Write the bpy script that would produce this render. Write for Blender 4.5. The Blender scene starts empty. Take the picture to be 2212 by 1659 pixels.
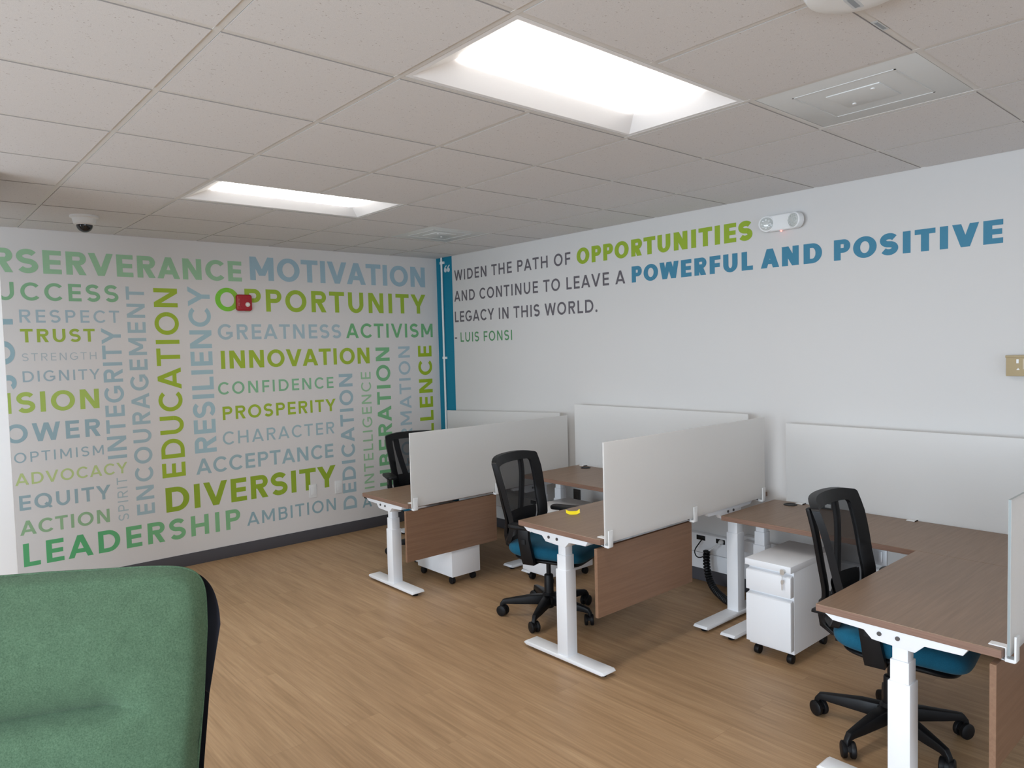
import bpy, bmesh, math, random
from mathutils import Vector, Matrix
PI = math.pi
random.seed(7)
S = bpy.context.scene
COL = S.collection

# ------------------------------------------------------------------ camera
cam_d = bpy.data.cameras.new('camera')
cam = bpy.data.objects.new('camera', cam_d)
COL.objects.link(cam)
cam_d.sensor_width = 36.0
cam_d.lens = 25.501
cam_d.clip_start = 0.05
YAW, PITCH, ROLL = math.radians(41.189), math.radians(-2.872), math.radians(-1.480)
fwd = Vector((math.sin(YAW)*math.cos(PITCH), math.cos(YAW)*math.cos(PITCH), math.sin(PITCH)))
rgt = Vector((math.cos(YAW), -math.sin(YAW), 0))
upv = rgt.cross(fwd)
r2 = math.cos(ROLL)*rgt + math.sin(ROLL)*upv
u2 = -math.sin(ROLL)*rgt + math.cos(ROLL)*upv
cam.matrix_world = Matrix(((r2.x, u2.x, -fwd.x, -4.415), (r2.y, u2.y, -fwd.y, -6.186), (r2.z, u2.z, -fwd.z, 1.718), (0, 0, 0, 1)))
S.camera = cam

# ------------------------------------------------------------------ world, daylight, exposure
CEIL = 2.6566
X_L, Y_F = -7.4, -9.6            # window wall on the left, wall behind the camera
w = bpy.data.worlds.new('world')
S.world = w
w.use_nodes = True
bg = w.node_tree.nodes['Background']
bg.inputs[0].default_value = (0.62, 0.78, 1.0, 1)
bg.inputs[1].default_value = 1.0

def area(name, loc, rot, sx, sy, power, color):
    d = bpy.data.lights.new(name, 'AREA')
    d.shape = 'RECTANGLE'; d.size = sx; d.size_y = sy
    d.energy = power; d.color = color
    o = bpy.data.objects.new(name, d); COL.objects.link(o)
    o.location = loc; o.rotation_euler = rot
    return o
DAY = (0.76, 0.88, 1.0)
# daylight entering through the windows of the left wall and of the wall behind the camera
area('daylight_left', (X_L-0.60, -5.0, 1.55), (0, -math.radians(62), 0), 2.1, 5.8, 400, DAY)
area('daylight_front', (-4.4, Y_F-0.12, 1.45), (PI/2, 0, 0), 4.6, 1.7, 45, DAY)
LAMP_EMIT = 15.0
S.view_settings.view_transform = 'Standard'
S.view_settings.look = 'None'
S.view_settings.gamma = 1.0
S.view_settings.use_curve_mapping = False
S.view_settings.exposure = 0.03

# ------------------------------------------------------------------ materials
MATS = {}
def srgb(r, g, b):
    f = lambda c: (c/255/12.92) if c/255 <= 0.04045 else ((c/255+0.055)/1.055)**2.4
    return (f(r), f(g), f(b), 1)

def mat(name, color, rough=0.5, metal=0.0, spec=0.5, **kw):
    if name in MATS: return MATS[name]
    m = bpy.data.materials.new(name); m.use_nodes = True
    b = m.node_tree.nodes['Principled BSDF']
    b.inputs['Base Color'].default_value = color if len(color) == 4 else (*color, 1)
    b.inputs['Roughness'].default_value = rough
    b.inputs['Metallic'].default_value = metal
    b.inputs['Specular IOR Level'].default_value = spec
    for k, v in kw.items():
        b.inputs[k.replace('_', ' ')].default_value = v
    MATS[name] = m
    return m

def nodes(m): return m.node_tree.nodes, m.node_tree.links, m.node_tree.nodes['Principled BSDF']

def coords(N, L, kind='Object', scale=(1, 1, 1), rot=(0, 0, 0)):
    t = N.new('ShaderNodeTexCoord'); mp = N.new('ShaderNodeMapping')
    mp.inputs['Scale'].default_value = scale; mp.inputs['Rotation'].default_value = rot
    L.new(t.outputs[kind], mp.inputs['Vector'])
    return mp.outputs['Vector']

def noise(N, L, vec, scale, detail=3, rough=0.5):
    n = N.new('ShaderNodeTexNoise')
    n.inputs['Scale'].default_value = scale; n.inputs['Detail'].default_value = detail; n.inputs['Roughness'].default_value = rough
    L.new(vec, n.inputs['Vector'])
    return n.outputs['Fac']

def ramp(N, L, fac, stops):
    r = N.new('ShaderNodeValToRGB'); L.new(fac, r.inputs['Fac'])
    while len(r.color_ramp.elements) < len(stops): r.color_ramp.elements.new(0.5)
    for e, (p, c) in zip(r.color_ramp.elements, stops):
        e.position = p; e.color = c if len(c) == 4 else (*c, 1)
    return r.outputs['Color']

def mixc(N, L, a, b, fac, mode='MIX'):
    x = N.new('ShaderNodeMix'); x.data_type = 'RGBA'; x.blend_type = mode
    for s, v in ((x.inputs[6], a), (x.inputs[7], b)):
        if hasattr(v, 'type') and hasattr(v, 'links'): L.new(v, s)
        else: s.default_value = v if len(v) == 4 else (*v, 1)
    if isinstance(fac, (int, float)): x.inputs[0].default_value = fac
    else: L.new(fac, x.inputs[0])
    return x.outputs[2]

def bump(N, L, b, fac, strength, dist=0.002):
    n = N.new('ShaderNodeBump'); n.inputs['Strength'].default_value = strength; n.inputs['Distance'].default_value = dist
    L.new(fac, n.inputs['Height']); L.new(n.outputs['Normal'], b.inputs['Normal'])

def wall_mat(name, c):
    m = mat(name, c, 0.75, spec=0.2); N, L, b = nodes(m)
    v = coords(N, L)
    bump(N, L, b, noise(N, L, v, 180, 2), 0.12, 0.001)
    return m
M_WALL = wall_mat('painted_wall', (0.635, 0.618, 0.60))
M_MURAL = wall_mat('mural_wall', (0.72, 0.69, 0.668))
M_COLUMN = wall_mat('column_paint', (0.90, 0.90, 0.90))
M_TEAL = mat('teal_paint', srgb(18, 124, 152), 0.6, spec=0.3)

def floor_mat():
    m = mat('wood_plank_floor', (0.4, 0.27, 0.16), 0.42, spec=0.35); N, L, b = nodes(m)
    v = coords(N, L, 'Object', rot=(0, 0, PI/2))
    br = N.new('ShaderNodeTexBrick')
    br.offset = 0.37; br.offset_frequency = 2; br.squash = 1
    br.inputs['Scale'].default_value = 1.0
    br.inputs['Brick Width'].default_value = 1.22; br.inputs['Row Height'].default_value = 0.18
    br.inputs['Mortar Size'].default_value = 0.0012; br.inputs['Mortar Smooth'].default_value = 0.3
    br.inputs['Color1'].default_value = (0.1, 0.1, 0.1, 1); br.inputs['Color2'].default_value = (0.9, 0.9, 0.9, 1)
    br.inputs['Mortar'].default_value = (0.0, 0.0, 0.0, 1)
    L.new(v, br.inputs['Vector'])
    sep = N.new('ShaderNodeSeparateColor'); L.new(br.outputs['Color'], sep.inputs[0])
    # each plank shifts the grain
    t = N.new('ShaderNodeTexCoord'); mp = N.new('ShaderNodeMapping'); mp.inputs['Scale'].default_value = (14, 0.9, 1)
    L.new(t.outputs['Object'], mp.inputs['Vector'])
    ad = N.new('ShaderNodeVectorMath'); ad.operation = 'ADD'
    cb = N.new('ShaderNodeCombineXYZ'); mu = N.new('ShaderNodeMath'); mu.operation = 'MULTIPLY'; mu.inputs[1].default_value = 37.0
    L.new(sep.outputs[0], mu.inputs[0]); L.new(mu.outputs[0], cb.inputs[1]); L.new(mu.outputs[0], cb.inputs[2])
    L.new(mp.outputs[0], ad.inputs[0]); L.new(cb.outputs[0], ad.inputs[1])
    g1 = noise(N, L, ad.outputs[0], 1.4, 6, 0.6)
    mp2 = N.new('ShaderNodeMapping'); mp2.inputs['Scale'].default_value = (90, 3, 1); L.new(t.outputs['Object'], mp2.inputs['Vector'])
    g2 = noise(N, L, mp2.outputs[0], 1.0, 4, 0.6)
    c = ramp(N, L, g1, [(0.25, (0.375, 0.232, 0.122)), (0.5, (0.475, 0.305, 0.168)), (0.75, (0.555, 0.370, 0.212))])
    c2 = ramp(N, L, g2, [(0.3, (0.80, 0.78, 0.75)), (0.7, (1.06, 1.05, 1.04))])
    c = mixc(N, L, c, c2, 1.0, 'MULTIPLY')
    tone = ramp(N, L, sep.outputs[0], [(0.0, (0.95, 0.945, 0.94)), (1.0, (1.03, 1.03, 1.03))])
    c = mixc(N, L, c, tone, 1.0, 'MULTIPLY')
    mort = ramp(N, L, br.outputs['Fac'], [(0.0, (1, 1, 1)), (1.0, (0.88, 0.86, 0.84))])
    c = mixc(N, L, c, mort, 1.0, 'MULTIPLY')
    L.new(c, b.inputs['Base Color'])
    bump(N, L, b, g2, 0.08, 0.001)
    return m
M_FLOOR = floor_mat()

def tile_mat():
    m = mat('ceiling_tile', (0.74, 0.70, 0.68), 0.9, spec=0.1); N, L, b = nodes(m)
    v = coords(N, L)
    n1 = noise(N, L, v, 120, 2)
    pits = ramp(N, L, n1, [(0.27, (0.66, 0.62, 0.60)), (0.33, (1, 1, 1))])
    n2 = noise(N, L, v, 420, 2)
    grain = ramp(N, L, n2, [(0.3, (0.93, 0.93, 0.93)), (0.7, (1.04, 1.04, 1.04))])
    c = mixc(N, L, (0.725, 0.708, 0.705), pits, 1.0, 'MULTIPLY')
    c = mixc(N, L, c, grain, 1.0, 'MULTIPLY')
    L.new(c, b.inputs['Base Color'])
    bump(N, L, b, n2, 0.2, 0.001)
    return m
M_TILE = tile_mat()
M_GRID = mat('grid_metal', (0.70, 0.68, 0.655), 0.5, spec=0.3)
M_BASE = mat('rubber_baseboard', srgb(82, 80, 84), 0.55, spec=0.3)
M_WHITE = mat('white_powder_coat', (0.88, 0.885, 0.90), 0.45, spec=0.4)
M_WHITE2 = mat('white_plastic', (0.80, 0.80, 0.79), 0.4, spec=0.4)
M_BLACK = mat('black_plastic', (0.006, 0.006, 0.007), 0.45, spec=0.28)
M_BLACKR = mat('black_rubber', (0.006, 0.006, 0.007), 0.5, spec=0.3)
M_CHROME = mat('polished_steel', (0.80, 0.80, 0.78), 0.30, 0.75)
M_STEEL = mat('brushed_steel', (0.45, 0.45, 0.46), 0.45, 0.8)
M_RED = mat('red_plastic', srgb(168, 28, 40), 0.35, spec=0.5)
M_YELLOW = mat('yellow_tape', srgb(250, 228, 30), 0.5)
M_SCREW = mat('dark_screw', (0.12, 0.11, 0.11), 0.4, 0.6)
M_GREY = mat('grey_metal', (0.55, 0.55, 0.54), 0.5, spec=0.3)

def laminate(name, lo, hi, rough=0.42, axis=(3, 70, 70)):
    m = mat(name, hi, rough, spec=0.4); N, L, b = nodes(m)
    v = coords(N, L, 'Object', scale=axis)
    g = noise(N, L, v, 1.0, 5, 0.65)
    L.new(ramp(N, L, g, [(0.3, lo), (0.7, hi)]), b.inputs['Base Color'])
    return m
M_DESK = laminate('desk_laminate', (0.188, 0.116, 0.070), (0.264, 0.168, 0.106), 0.36)
M_EDGE = laminate('desk_edge', (0.195, 0.110, 0.076), (0.275, 0.165, 0.120), 0.45, (4, 4, 200))
M_PANEL = laminate('panel_laminate', (0.215, 0.118, 0.070), (0.275, 0.158, 0.097), 0.45)

def frosted(name, col, thru=0.10):
    m = bpy.data.materials.new(name); m.use_nodes = True
    N, L = m.node_tree.nodes, m.node_tree.links
    b = N['Principled BSDF']; out = N['Material Output']
    b.inputs['Base Color'].default_value = (*col, 1); b.inputs['Roughness'].default_value = 0.25
    b.inputs['Specular IOR Level'].default_value = 0.45
    tl = N.new('ShaderNodeBsdfTranslucent'); tl.inputs[0].default_value = (*col, 1)
    mx = N.new('ShaderNodeMixShader'); mx.inputs[0].default_value = 0.5
    L.new(b.outputs[0], mx.inputs[1]); L.new(tl.outputs[0], mx.inputs[2])
    tr = N.new('ShaderNodeBsdfTransparent'); mx2 = N.new('ShaderNodeMixShader'); mx2.inputs[0].default_value = thru
    L.new(mx.outputs[0], mx2.inputs[1]); L.new(tr.outputs[0], mx2.inputs[2])
    L.new(mx2.outputs[0], out.inputs[0])
    return m
M_FROST = frosted('frosted_acrylic', (0.92, 0.912, 0.898), 0.12)

def mesh_fabric():
    m = mat('black_mesh', (0.015, 0.015, 0.017), 0.7, spec=0.2)
    m.node_tree.nodes['Principled BSDF'].inputs['Alpha'].default_value = 0.77
    return m
M_MESH = mesh_fabric()

def fabric(name, lo, hi, scale=260):
    m = mat(name, hi, 0.9, spec=0.15); N, L, b = nodes(m)
    v = coords(N, L)
    g = noise(N, L, v, scale, 3, 0.7)
    g2 = noise(N, L, v, 22, 3, 0.6)
    c = ramp(N, L, g, [(0.3, lo), (0.7, hi)])
    c = mixc(N, L, c, ramp(N, L, g2, [(0.3, (0.9, 0.9, 0.9)), (0.7, (1.05, 1.05, 1.05))]), 1.0, 'MULTIPLY')
    L.new(c, b.inputs['Base Color'])
    b.inputs['Sheen Weight'].default_value = 0.08
    bump(N, L, b, g, 0.25, 0.001)
    return m
M_BLUE = fabric('blue_seat_fabric', (0.006, 0.075, 0.135), (0.014, 0.125, 0.205), 500)
M_GREEN = fabric('green_wool', (0.052, 0.098, 0.054), (0.110, 0.178, 0.106), 240)
M_LEATHER = mat('black_leather', (0.042, 0.041, 0.054), 0.42, spec=0.45)

# ------------------------------------------------------------------ geometry helpers
class MB:
    def __init__(s): s.v, s.f = [], []
    def add(s, vs, fs, M=None):
        n = len(s.v)
        s.v += [tuple(M @ Vector(p)) if M else tuple(p) for p in vs]
        s.f += [tuple(i+n for i in f) for f in fs]
        return s
    def box(s, x0, x1, y0, y1, z0, z1, M=None):
        return s.add([(x0,y0,z0),(x1,y0,z0),(x1,y1,z0),(x0,y1,z0),(x0,y0,z1),(x1,y0,z1),(x1,y1,z1),(x0,y1,z1)],
                     [(0,3,2,1),(4,5,6,7),(0,1,5,4),(1,2,6,5),(2,3,7,6),(3,0,4,7)], M)
    def prism(s, poly, a, b, axis='z', M=None):
        """poly in the two other axes, extruded from a to b along axis"""
        n = len(poly)
        if axis == 'z': P = lambda p, t: (p[0], p[1], t)
        elif axis == 'x': P = lambda p, t: (t, p[0], p[1])
        else: P = lambda p, t: (p[0], t, p[1])
        vs = [P(p, a) for p in poly] + [P(p, b) for p in poly]
        fs = [tuple(range(n-1, -1, -1)), tuple(range(n, 2*n))] + [(i, (i+1) % n, n+(i+1) % n, n+i) for i in range(n)]
        return s.add(vs, fs, M)
    def lathe(s, prof, n=24, M=None, caps=True):
        vs, fs = [], []
        for r, z in prof:
            for k in range(n):
                a = 2*PI*k/n; vs.append((r*math.cos(a), r*math.sin(a), z))
        for i in range(len(prof)-1):
            for k in range(n):
                k2 = (k+1) % n
                fs.append((i*n+k, i*n+k2, (i+1)*n+k2, (i+1)*n+k))
        if caps:
            fs.append(tuple(range(n-1, -1, -1))); m = (len(prof)-1)*n
            fs.append(tuple(range(m, m+n)))
        return s.add(vs, fs, M)
    def cyl(s, p, q, r, n=16, r2=None):
        p, q = Vector(p), Vector(q); d = q-p
        M = Matrix.Translation(p) @ d.to_track_quat('Z', 'Y').to_matrix().to_4x4()
        return s.lathe([(r, 0), (r if r2 is None else r2, d.length)], n, M)
    def loft(s, sections, closed=True, cap=True):
        n = len(sections[0]); vs = [p for sec in sections for p in sec]; fs = []
        for i in range(len(sections)-1):
            for k in range(n if closed else n-1):
                k2 = (k+1) % n
                fs.append((i*n+k, i*n+k2, (i+1)*n+k2, (i+1)*n+k))
        if cap and closed:
            fs.append(tuple(range(n-1, -1, -1))); m = (len(sections)-1)*n
            fs.append(tuple(range(m, m+n)))
        return s.add(vs, fs)
    def tube(s, pts, r, n=10):
        pts = [Vector(p) for p in pts]; secs = []; prev = None
        for i, p in enumerate(pts):
            t = (pts[min(i+1, len(pts)-1)]-pts[max(i-1, 0)]).normalized()
            if prev is None:
                a = t.cross(Vector((0, 0, 1)));
                if a.length < 0.05: a = t.cross(Vector((1, 0, 0)))
            else: a = prev - t*prev.dot(t)
            a.normalize(); prev = a; b = t.cross(a)
            secs.append([p + r*(math.cos(2*PI*k/n)*a + math.sin(2*PI*k/n)*b) for k in range(n)])
        return s.loft(secs)
    def grid(s, fn, nu, nv, flip=False):
        vs = [fn(i/nu, j/nv) for j in range(nv+1) for i in range(nu+1)]
        fs = []
        for j in range(nv):
            for i in range(nu):
                a = j*(nu+1)+i; q = (a, a+1, a+nu+2, a+nu+1)
                fs.append(q[::-1] if flip else q)
        return s.add(vs, fs)
    def mesh(s, name):
        me = bpy.data.meshes.new(name); me.from_pydata([tuple(p) for p in s.v], [], s.f); me.update()
        return me

def smoothpath(pts, n=8):
    """Catmull-Rom through the points"""
    P = [Vector(p) for p in pts]; out = []
    for i in range(len(P)-1):
        a, b, c, d = P[max(i-1, 0)], P[i], P[i+1], P[min(i+2, len(P)-1)]
        for k in range(n):
            t = k/n
            out.append(0.5*((2*b)+(c-a)*t+(2*a-5*b+4*c-d)*t*t+(3*b-a-3*c+d)*t**3))
    out.append(P[-1]); return out

def rrect(x0, x1, y0, y1, r, n=5):
    out = []
    for cx, cy, a0 in ((x1-r, y1-r, 0), (x0+r, y1-r, PI/2), (x0+r, y0+r, PI), (x1-r, y0+r, 3*PI/2)):
        for k in range(n+1):
            a = a0+PI/2*k/n; out.append((cx+r*math.cos(a), cy+r*math.sin(a)))
    return out

def obj(name, mb, material, parent=None, bevel=0, seg=2, smooth=True, angle=35, label=None, mats=None, kind=None):
    me = mb.mesh(name) if isinstance(mb, MB) else mb
    bm = bmesh.new(); bm.from_mesh(me); bmesh.ops.recalc_face_normals(bm, faces=bm.faces)
    if bevel:
        ed = [e for e in bm.edges if len(e.link_faces) == 2 and e.calc_face_angle(0) > 0.6]
        bmesh.ops.bevel(bm, geom=ed, offset=bevel, segments=seg, profile=0.5, affect='EDGES', clamp_overlap=True)
    bm.to_mesh(me); bm.free()
    if smooth:
        me.shade_smooth(); me.set_sharp_from_angle(angle=math.radians(angle))
    for m in (mats or [material]): me.materials.append(m)
    o = bpy.data.objects.new(name, me); COL.objects.link(o)
    if parent: o.parent = parent
    if label: o['label'] = label
    if kind: o['kind'] = kind
    return o

def thing(name, label, cat, loc=(0, 0, 0), rotz=0, group=None):
    o = bpy.data.objects.new(name, None); COL.objects.link(o)
    o.empty_display_size = 0.1
    o.location = loc; o.rotation_euler = (0, 0, rotz)
    o['label'] = label; o['category'] = cat
    if group: o['group'] = group
    return o

def tag(o, label, cat, group=None):
    o['label'] = label; o['category'] = cat
    if group: o['group'] = group
    return o

def kids(o): return [c for c in bpy.data.objects if c.parent == o]

def copy_thing(src, label, loc, rotz, group=None):
    def rec(o, par):
        c = o.copy(); COL.objects.link(c); c.parent = par
        for k in kids(o): rec(k, c)
        return c
    r = rec(src, None); r.location = loc; r.rotation_euler = (0, 0, rotz); r['label'] = label
    if group: r['group'] = group
    return r

# ------------------------------------------------------------------ lettering (geometric capitals, drawn as strokes)
GW = dict(A=.95, B=.72, C=.88, D=.86, E=.63, F=.61, G=.94, H=.82, I=0, J=.52, K=.78, L=.58, M=1.0, N=.82, O=1.0, P=.70, Q=1.0,
          R=.74, S=.72, T=.76, U=.80, V=.94, W=1.30, X=.88, Y=.90, Z=.74)
GB = dict(A=(.01, .01), B=(.11, .05), C=(.06, .04), D=(.11, .06), E=(.11, .05), F=(.11, .03), G=(.06, .07), H=(.11, .11), I=(.11, .11),
          J=(.02, .10), K=(.11, .01), L=(.11, .02), M=(.11, .11), N=(.11, .11), O=(.06, .06), P=(.11, .04), Q=(.06, .06), R=(.11, .04),
          S=(.05, .05), T=(.03, .03), U=(.10, .10), V=(.01, .01), W=(.01, .01), X=(.01, .01), Y=(.01, .01), Z=(.05, .05))

def arc(cx, cy, rx, ry, a0, a1, n=18):
    return [(cx+rx*math.cos(math.radians(a0+(a1-a0)*k/n)), cy+ry*math.sin(math.radians(a0+(a1-a0)*k/n))) for k in range(n+1)]

def stroke(pts, w):
    """quads of constant thickness along a smooth line"""
    L, R = [], []
    for i, p in enumerate(pts):
        a = pts[max(i-1, 0)]; b = pts[min(i+1, len(pts)-1)]
        dx, dy = b[0]-a[0], b[1]-a[1]; d = math.hypot(dx, dy) or 1
        nx, ny = -dy/d*w/2, dx/d*w/2
        L.append((p[0]+nx, p[1]+ny)); R.append((p[0]-nx, p[1]-ny))
    return [[L[i], L[i+1], R[i+1], R[i]] for i in range(len(pts)-1)]

def ring(cx, cy, rx, ry, w, b, a0, a1, n=24):
    '''part of an elliptical ring, thickness w at its sides and b at top and bottom'''
    O_, I_ = arc(cx, cy, rx, ry, a0, a1, n), arc(cx, cy, max(rx-w, .01), max(ry-b, .01), a0, a1, n)
    return [[O_[i], O_[i+1], I_[i+1], I_[i]] for i in range(n)]

def rect(x0, y0, x1, y1): return [[(x0, y0), (x1, y0), (x1, y1), (x0, y1)]]

def diag(x0, y0, x1, y1, w):
    h = w*math.sqrt(1+((x1-x0)/(y1-y0))**2)/2
    return [[(x0-h, y0), (x0+h, y0), (x1+h, y1), (x1-h, y1)]]

def dw(dx, dy, w): return w*math.sqrt(1+(dx/dy)**2)/2

def glyph(c, w):
    W = max(GW.get(c, .3)+(w-.15)*.55, w)
    b = w*.92 if w < .2 else .184+(w-.2)*.35                                   # horizontal strokes are a little thinner
    st = rect(0, 0, w, 1)
    if c == 'I': return w, rect(0, 0, w, 1)
    if c == 'L': return W, st+rect(w, 0, W, b)
    if c == 'E': return W, st+rect(w, 0, W, b)+rect(w, 1-b, W, 1)+rect(w, .5-b/2, W*.95, .5+b/2)
    if c == 'F': return W, st+rect(w, 1-b, W, 1)+rect(w, .47-b/2, W*.93, .47+b/2)
    if c == 'T': return W, rect(0, 1-b, W, 1)+rect(W/2-w/2, 0, W/2+w/2, 1-b)
    if c == 'H': return W, st+rect(W-w, 0, W, 1)+rect(w, .5-b/2, W-w, .5+b/2)
    ov = .013
    if c in 'OQ':
        g = ring(W/2, .5, W/2, .5+ov, w, b, 0, 360, 44)
        if c == 'Q': g += [[(W*.55, .30-w*.2), (W*.55+w*.7, .30+w*.5), (W*.93+w*.45, .02), (W*.93-w*.35, -.04)]]
        return W, g
    if c == 'C':
        return W, ring(W*.56, .5, W*.56, .5+ov, w, b, 42, 318, 34)
    if c == 'G':
        g = ring(W*.53, .5, W*.53, .5+ov, w, b, 44, 322, 34)
        return W, g+rect(W*.55, .5-b, W, .5)+rect(W-w, .17, W, .5-b)
    if c == 'S':
        t_ = (w+b)/2 if w >= .2 else w
        ry = .25+ov/2-t_/4; rx = W/2-t_/2
        p = arc(W/2, 1+ov-t_/2-ry, rx, ry, 28, 250, 16)+arc(W/2, t_/2-ov+ry, rx, ry, 70, -152, 16)
        return W, stroke(p, t_)
    if c == 'U':
        r = W/2-w/2
        return W, rect(0, .42, w, 1)+rect(W-w, .42, W, 1)+ring(W/2, .42, W/2, .42+ov, w, b, 180, 360, 24)
    if c == 'J':
        r = (W-w/2)*.5
        return W, rect(W-w, .33, W, 1)+ring(W-w/2-r, .33, r+w/2, .33+ov, w, b, 0, -150, 18)
    if c == 'D':
        xs = W-.5
        return W, st+rect(w, 0, xs, b)+rect(w, 1-b, xs, 1)+ring(xs, .5, .5, .5, w, b, 90, -90, 26)
    if c in 'PR':
        m = (.40 if c == 'P' else .44)-max(0, w-.2)*.35
        r = (1-m)/2; xs = max(W-(.02 if c == 'R' else 0)-r, w)
        g = st+rect(w, 1-b, xs, 1)+rect(w, m, xs, m+b)+ring(xs, m+r, r, r, w*.95, b, 90, -90, 18)
        if c == 'R':
            h = dw(W*.45, m, w); g += diag(W-h, 0, W*.46, m+b*.5, w)
        return W, g
    if c == 'B':
        m = .53; r = (1-m)/2+b/4; xs = W-.04-r
        g = st+rect(w, 1-b, xs, 1)+rect(w, m-b/2, xs, m+b/2)+ring(xs, 1-r, r, r, w, b, 90, -90, 16)
        r2_ = m/2+b/4; x2 = W-r2_
        return W, g+rect(w, 0, x2, b)+rect(xs, m-b/2, x2, m+b/2)+ring(x2, r2_, r2_, r2_, w, b, 90, -90, 16)
    if c == 'A':
        h = dw(W/2-w/2, 1, w); y = .20
        x = lambda t: h+(W/2-h)*t
        return W, diag(h, 0, W/2, 1, w)+diag(W-h, 0, W/2, 1, w)+[[(x(y), y), (W-x(y), y), (W-x(y+b), y+b), (x(y+b), y+b)]]
    if c == 'V':
        h = dw(W/2-w/2, 1, w); return W, diag(W/2, 0, h, 1, w)+diag(W/2, 0, W-h, 1, w)
    if c == 'W':
        h = dw(W*.25, 1, w); a = W*.27
        return W, diag(a, 0, h, 1, w)+diag(a, 0, W/2, 1, w)+diag(W-a, 0, W/2, 1, w)+diag(W-a, 0, W-h, 1, w)
    if c == 'M':
        h = dw(W/2-w, .75, w)
        return W, st+rect(W-w, 0, W, 1)+diag(W/2, .20, h, 1, w)+diag(W/2, .20, W-h, 1, w)
    if c == 'N':
        h = dw(W-w*2, 1, w); return W, st+rect(W-w, 0, W, 1)+diag(W-h, 0, h, 1, w)
    if c == 'K':
        h = dw(W*.6, .62, w); h2 = dw(W*.5, .55, w)
        return W, st+diag(w, .30, W-h, 1, w)+diag(W-h2, 0, W*.42, .58, w)
    if c == 'X':
        h = dw(W-w, 1, w); return W, diag(h, 0, W-h, 1, w)+diag(W-h, 0, h, 1, w)
    if c == 'Y':
        h = dw(W/2-w/2, .58, w)
        return W, diag(W/2, .40, h, 1, w)+diag(W/2, .40, W-h, 1, w)+rect(W/2-w/2, 0, W/2+w/2, .44)
    if c == 'Z':
        h = dw(W-w, 1, w); return W, rect(0, 0, W, b)+rect(0, 1-b, W, 1)+diag(h, 0, W-h, 1, w)
    if c == '.': return w*1.1, [arc(w*.55, w*.55, w*.6, w*.6, 0, 342, 18)]
    if c == '-': return .26, rect(0, .32, .26, .32+b)
    if c == '"':                                # a pair of opening quotation marks
        g = []
        for x in (.28, .86):
            g.append(arc(x, .30, .27, .30, 0, 342, 18))
            g.append([(x-.27, .30), (x-.20, .62), (x-.02, .86), (x+.22, 1.0), (x+.26, .84), (x+.06, .68), (x+.0, .50), (x, .30)])
        return 1.14, g
    return .3, []

def layout(text, w):
    x = 0; out = []
    for c in text:
        if c == ' ': x += .36; out.append((x, x, [])); continue
        l, r = GB.get(c, (.06, .06)); W, g = glyph(c, w)
        x += l; out.append((x, x+W, [[(px+x, py) for px, py in poly] for poly in g])); x += W+r
    return out

def word_mesh(text, i0, i1, w, a0, a1, b0, b1, place):
    """letters i0..i1 run from a0 to a1 along the line of writing, from b0 (baseline) to b1 (cap line) across it"""
    lay = layout(text, w)
    cap = abs(b1-b0); n = i1-i0
    ink = lay[i1][1]-lay[i0][0]
    want = abs(a1-a0)/cap
    tr = max(-.05, min(.30, (want-ink)/n)) if n else 0
    k = want/(ink+tr*n)
    sgn = 1 if a1 > a0 else -1
    s = cap*k*sgn
    mb = MB()
    for i, (x0, x1, polys) in enumerate(lay):
        for pi_, poly in enumerate(polys):
            if len(poly) < 3: continue
            mb.add([place((pi_ % 9)*.00010, a0+(x-lay[i0][0]+tr*(i-i0))*s, b0+(b1-b0)*y) for x, y in poly], [tuple(range(len(poly)))])
    return mb, k

INK = {}
WALL_SEEN = (168, 163, 158)
def ink_mat(col, wall_alb=(0.72, 0.69, 0.668), seen=WALL_SEEN):
    key = str((col, seen))
    if key in INK: return INK[key]
    alb = lambda c: tuple(max(0.004, srgb(*c)[i]/srgb(*seen)[i]*wall_alb[i]) for i in range(3))
    if isinstance(col[0], tuple):
        m = mat('ink_%d' % len(INK), alb(col[0]), 0.6, spec=0.25); N, L, b = nodes(m)
        t = N.new('ShaderNodeTexCoord'); sp = N.new('ShaderNodeSeparateXYZ'); L.new(t.outputs['Generated'], sp.inputs[0])
        p1 = 0.12 if col[0][1] > 150 else 0.75
        L.new(ramp(N, L, sp.outputs[0], [(0.04 if p1 < .5 else 0.3, alb(col[0])), (p1, alb(col[1]))]), b.inputs['Base Color'])
    else:
        m = mat('ink_%d' % len(INK), alb(col), 0.6, spec=0.25)
    INK[key] = m
    return m

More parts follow.
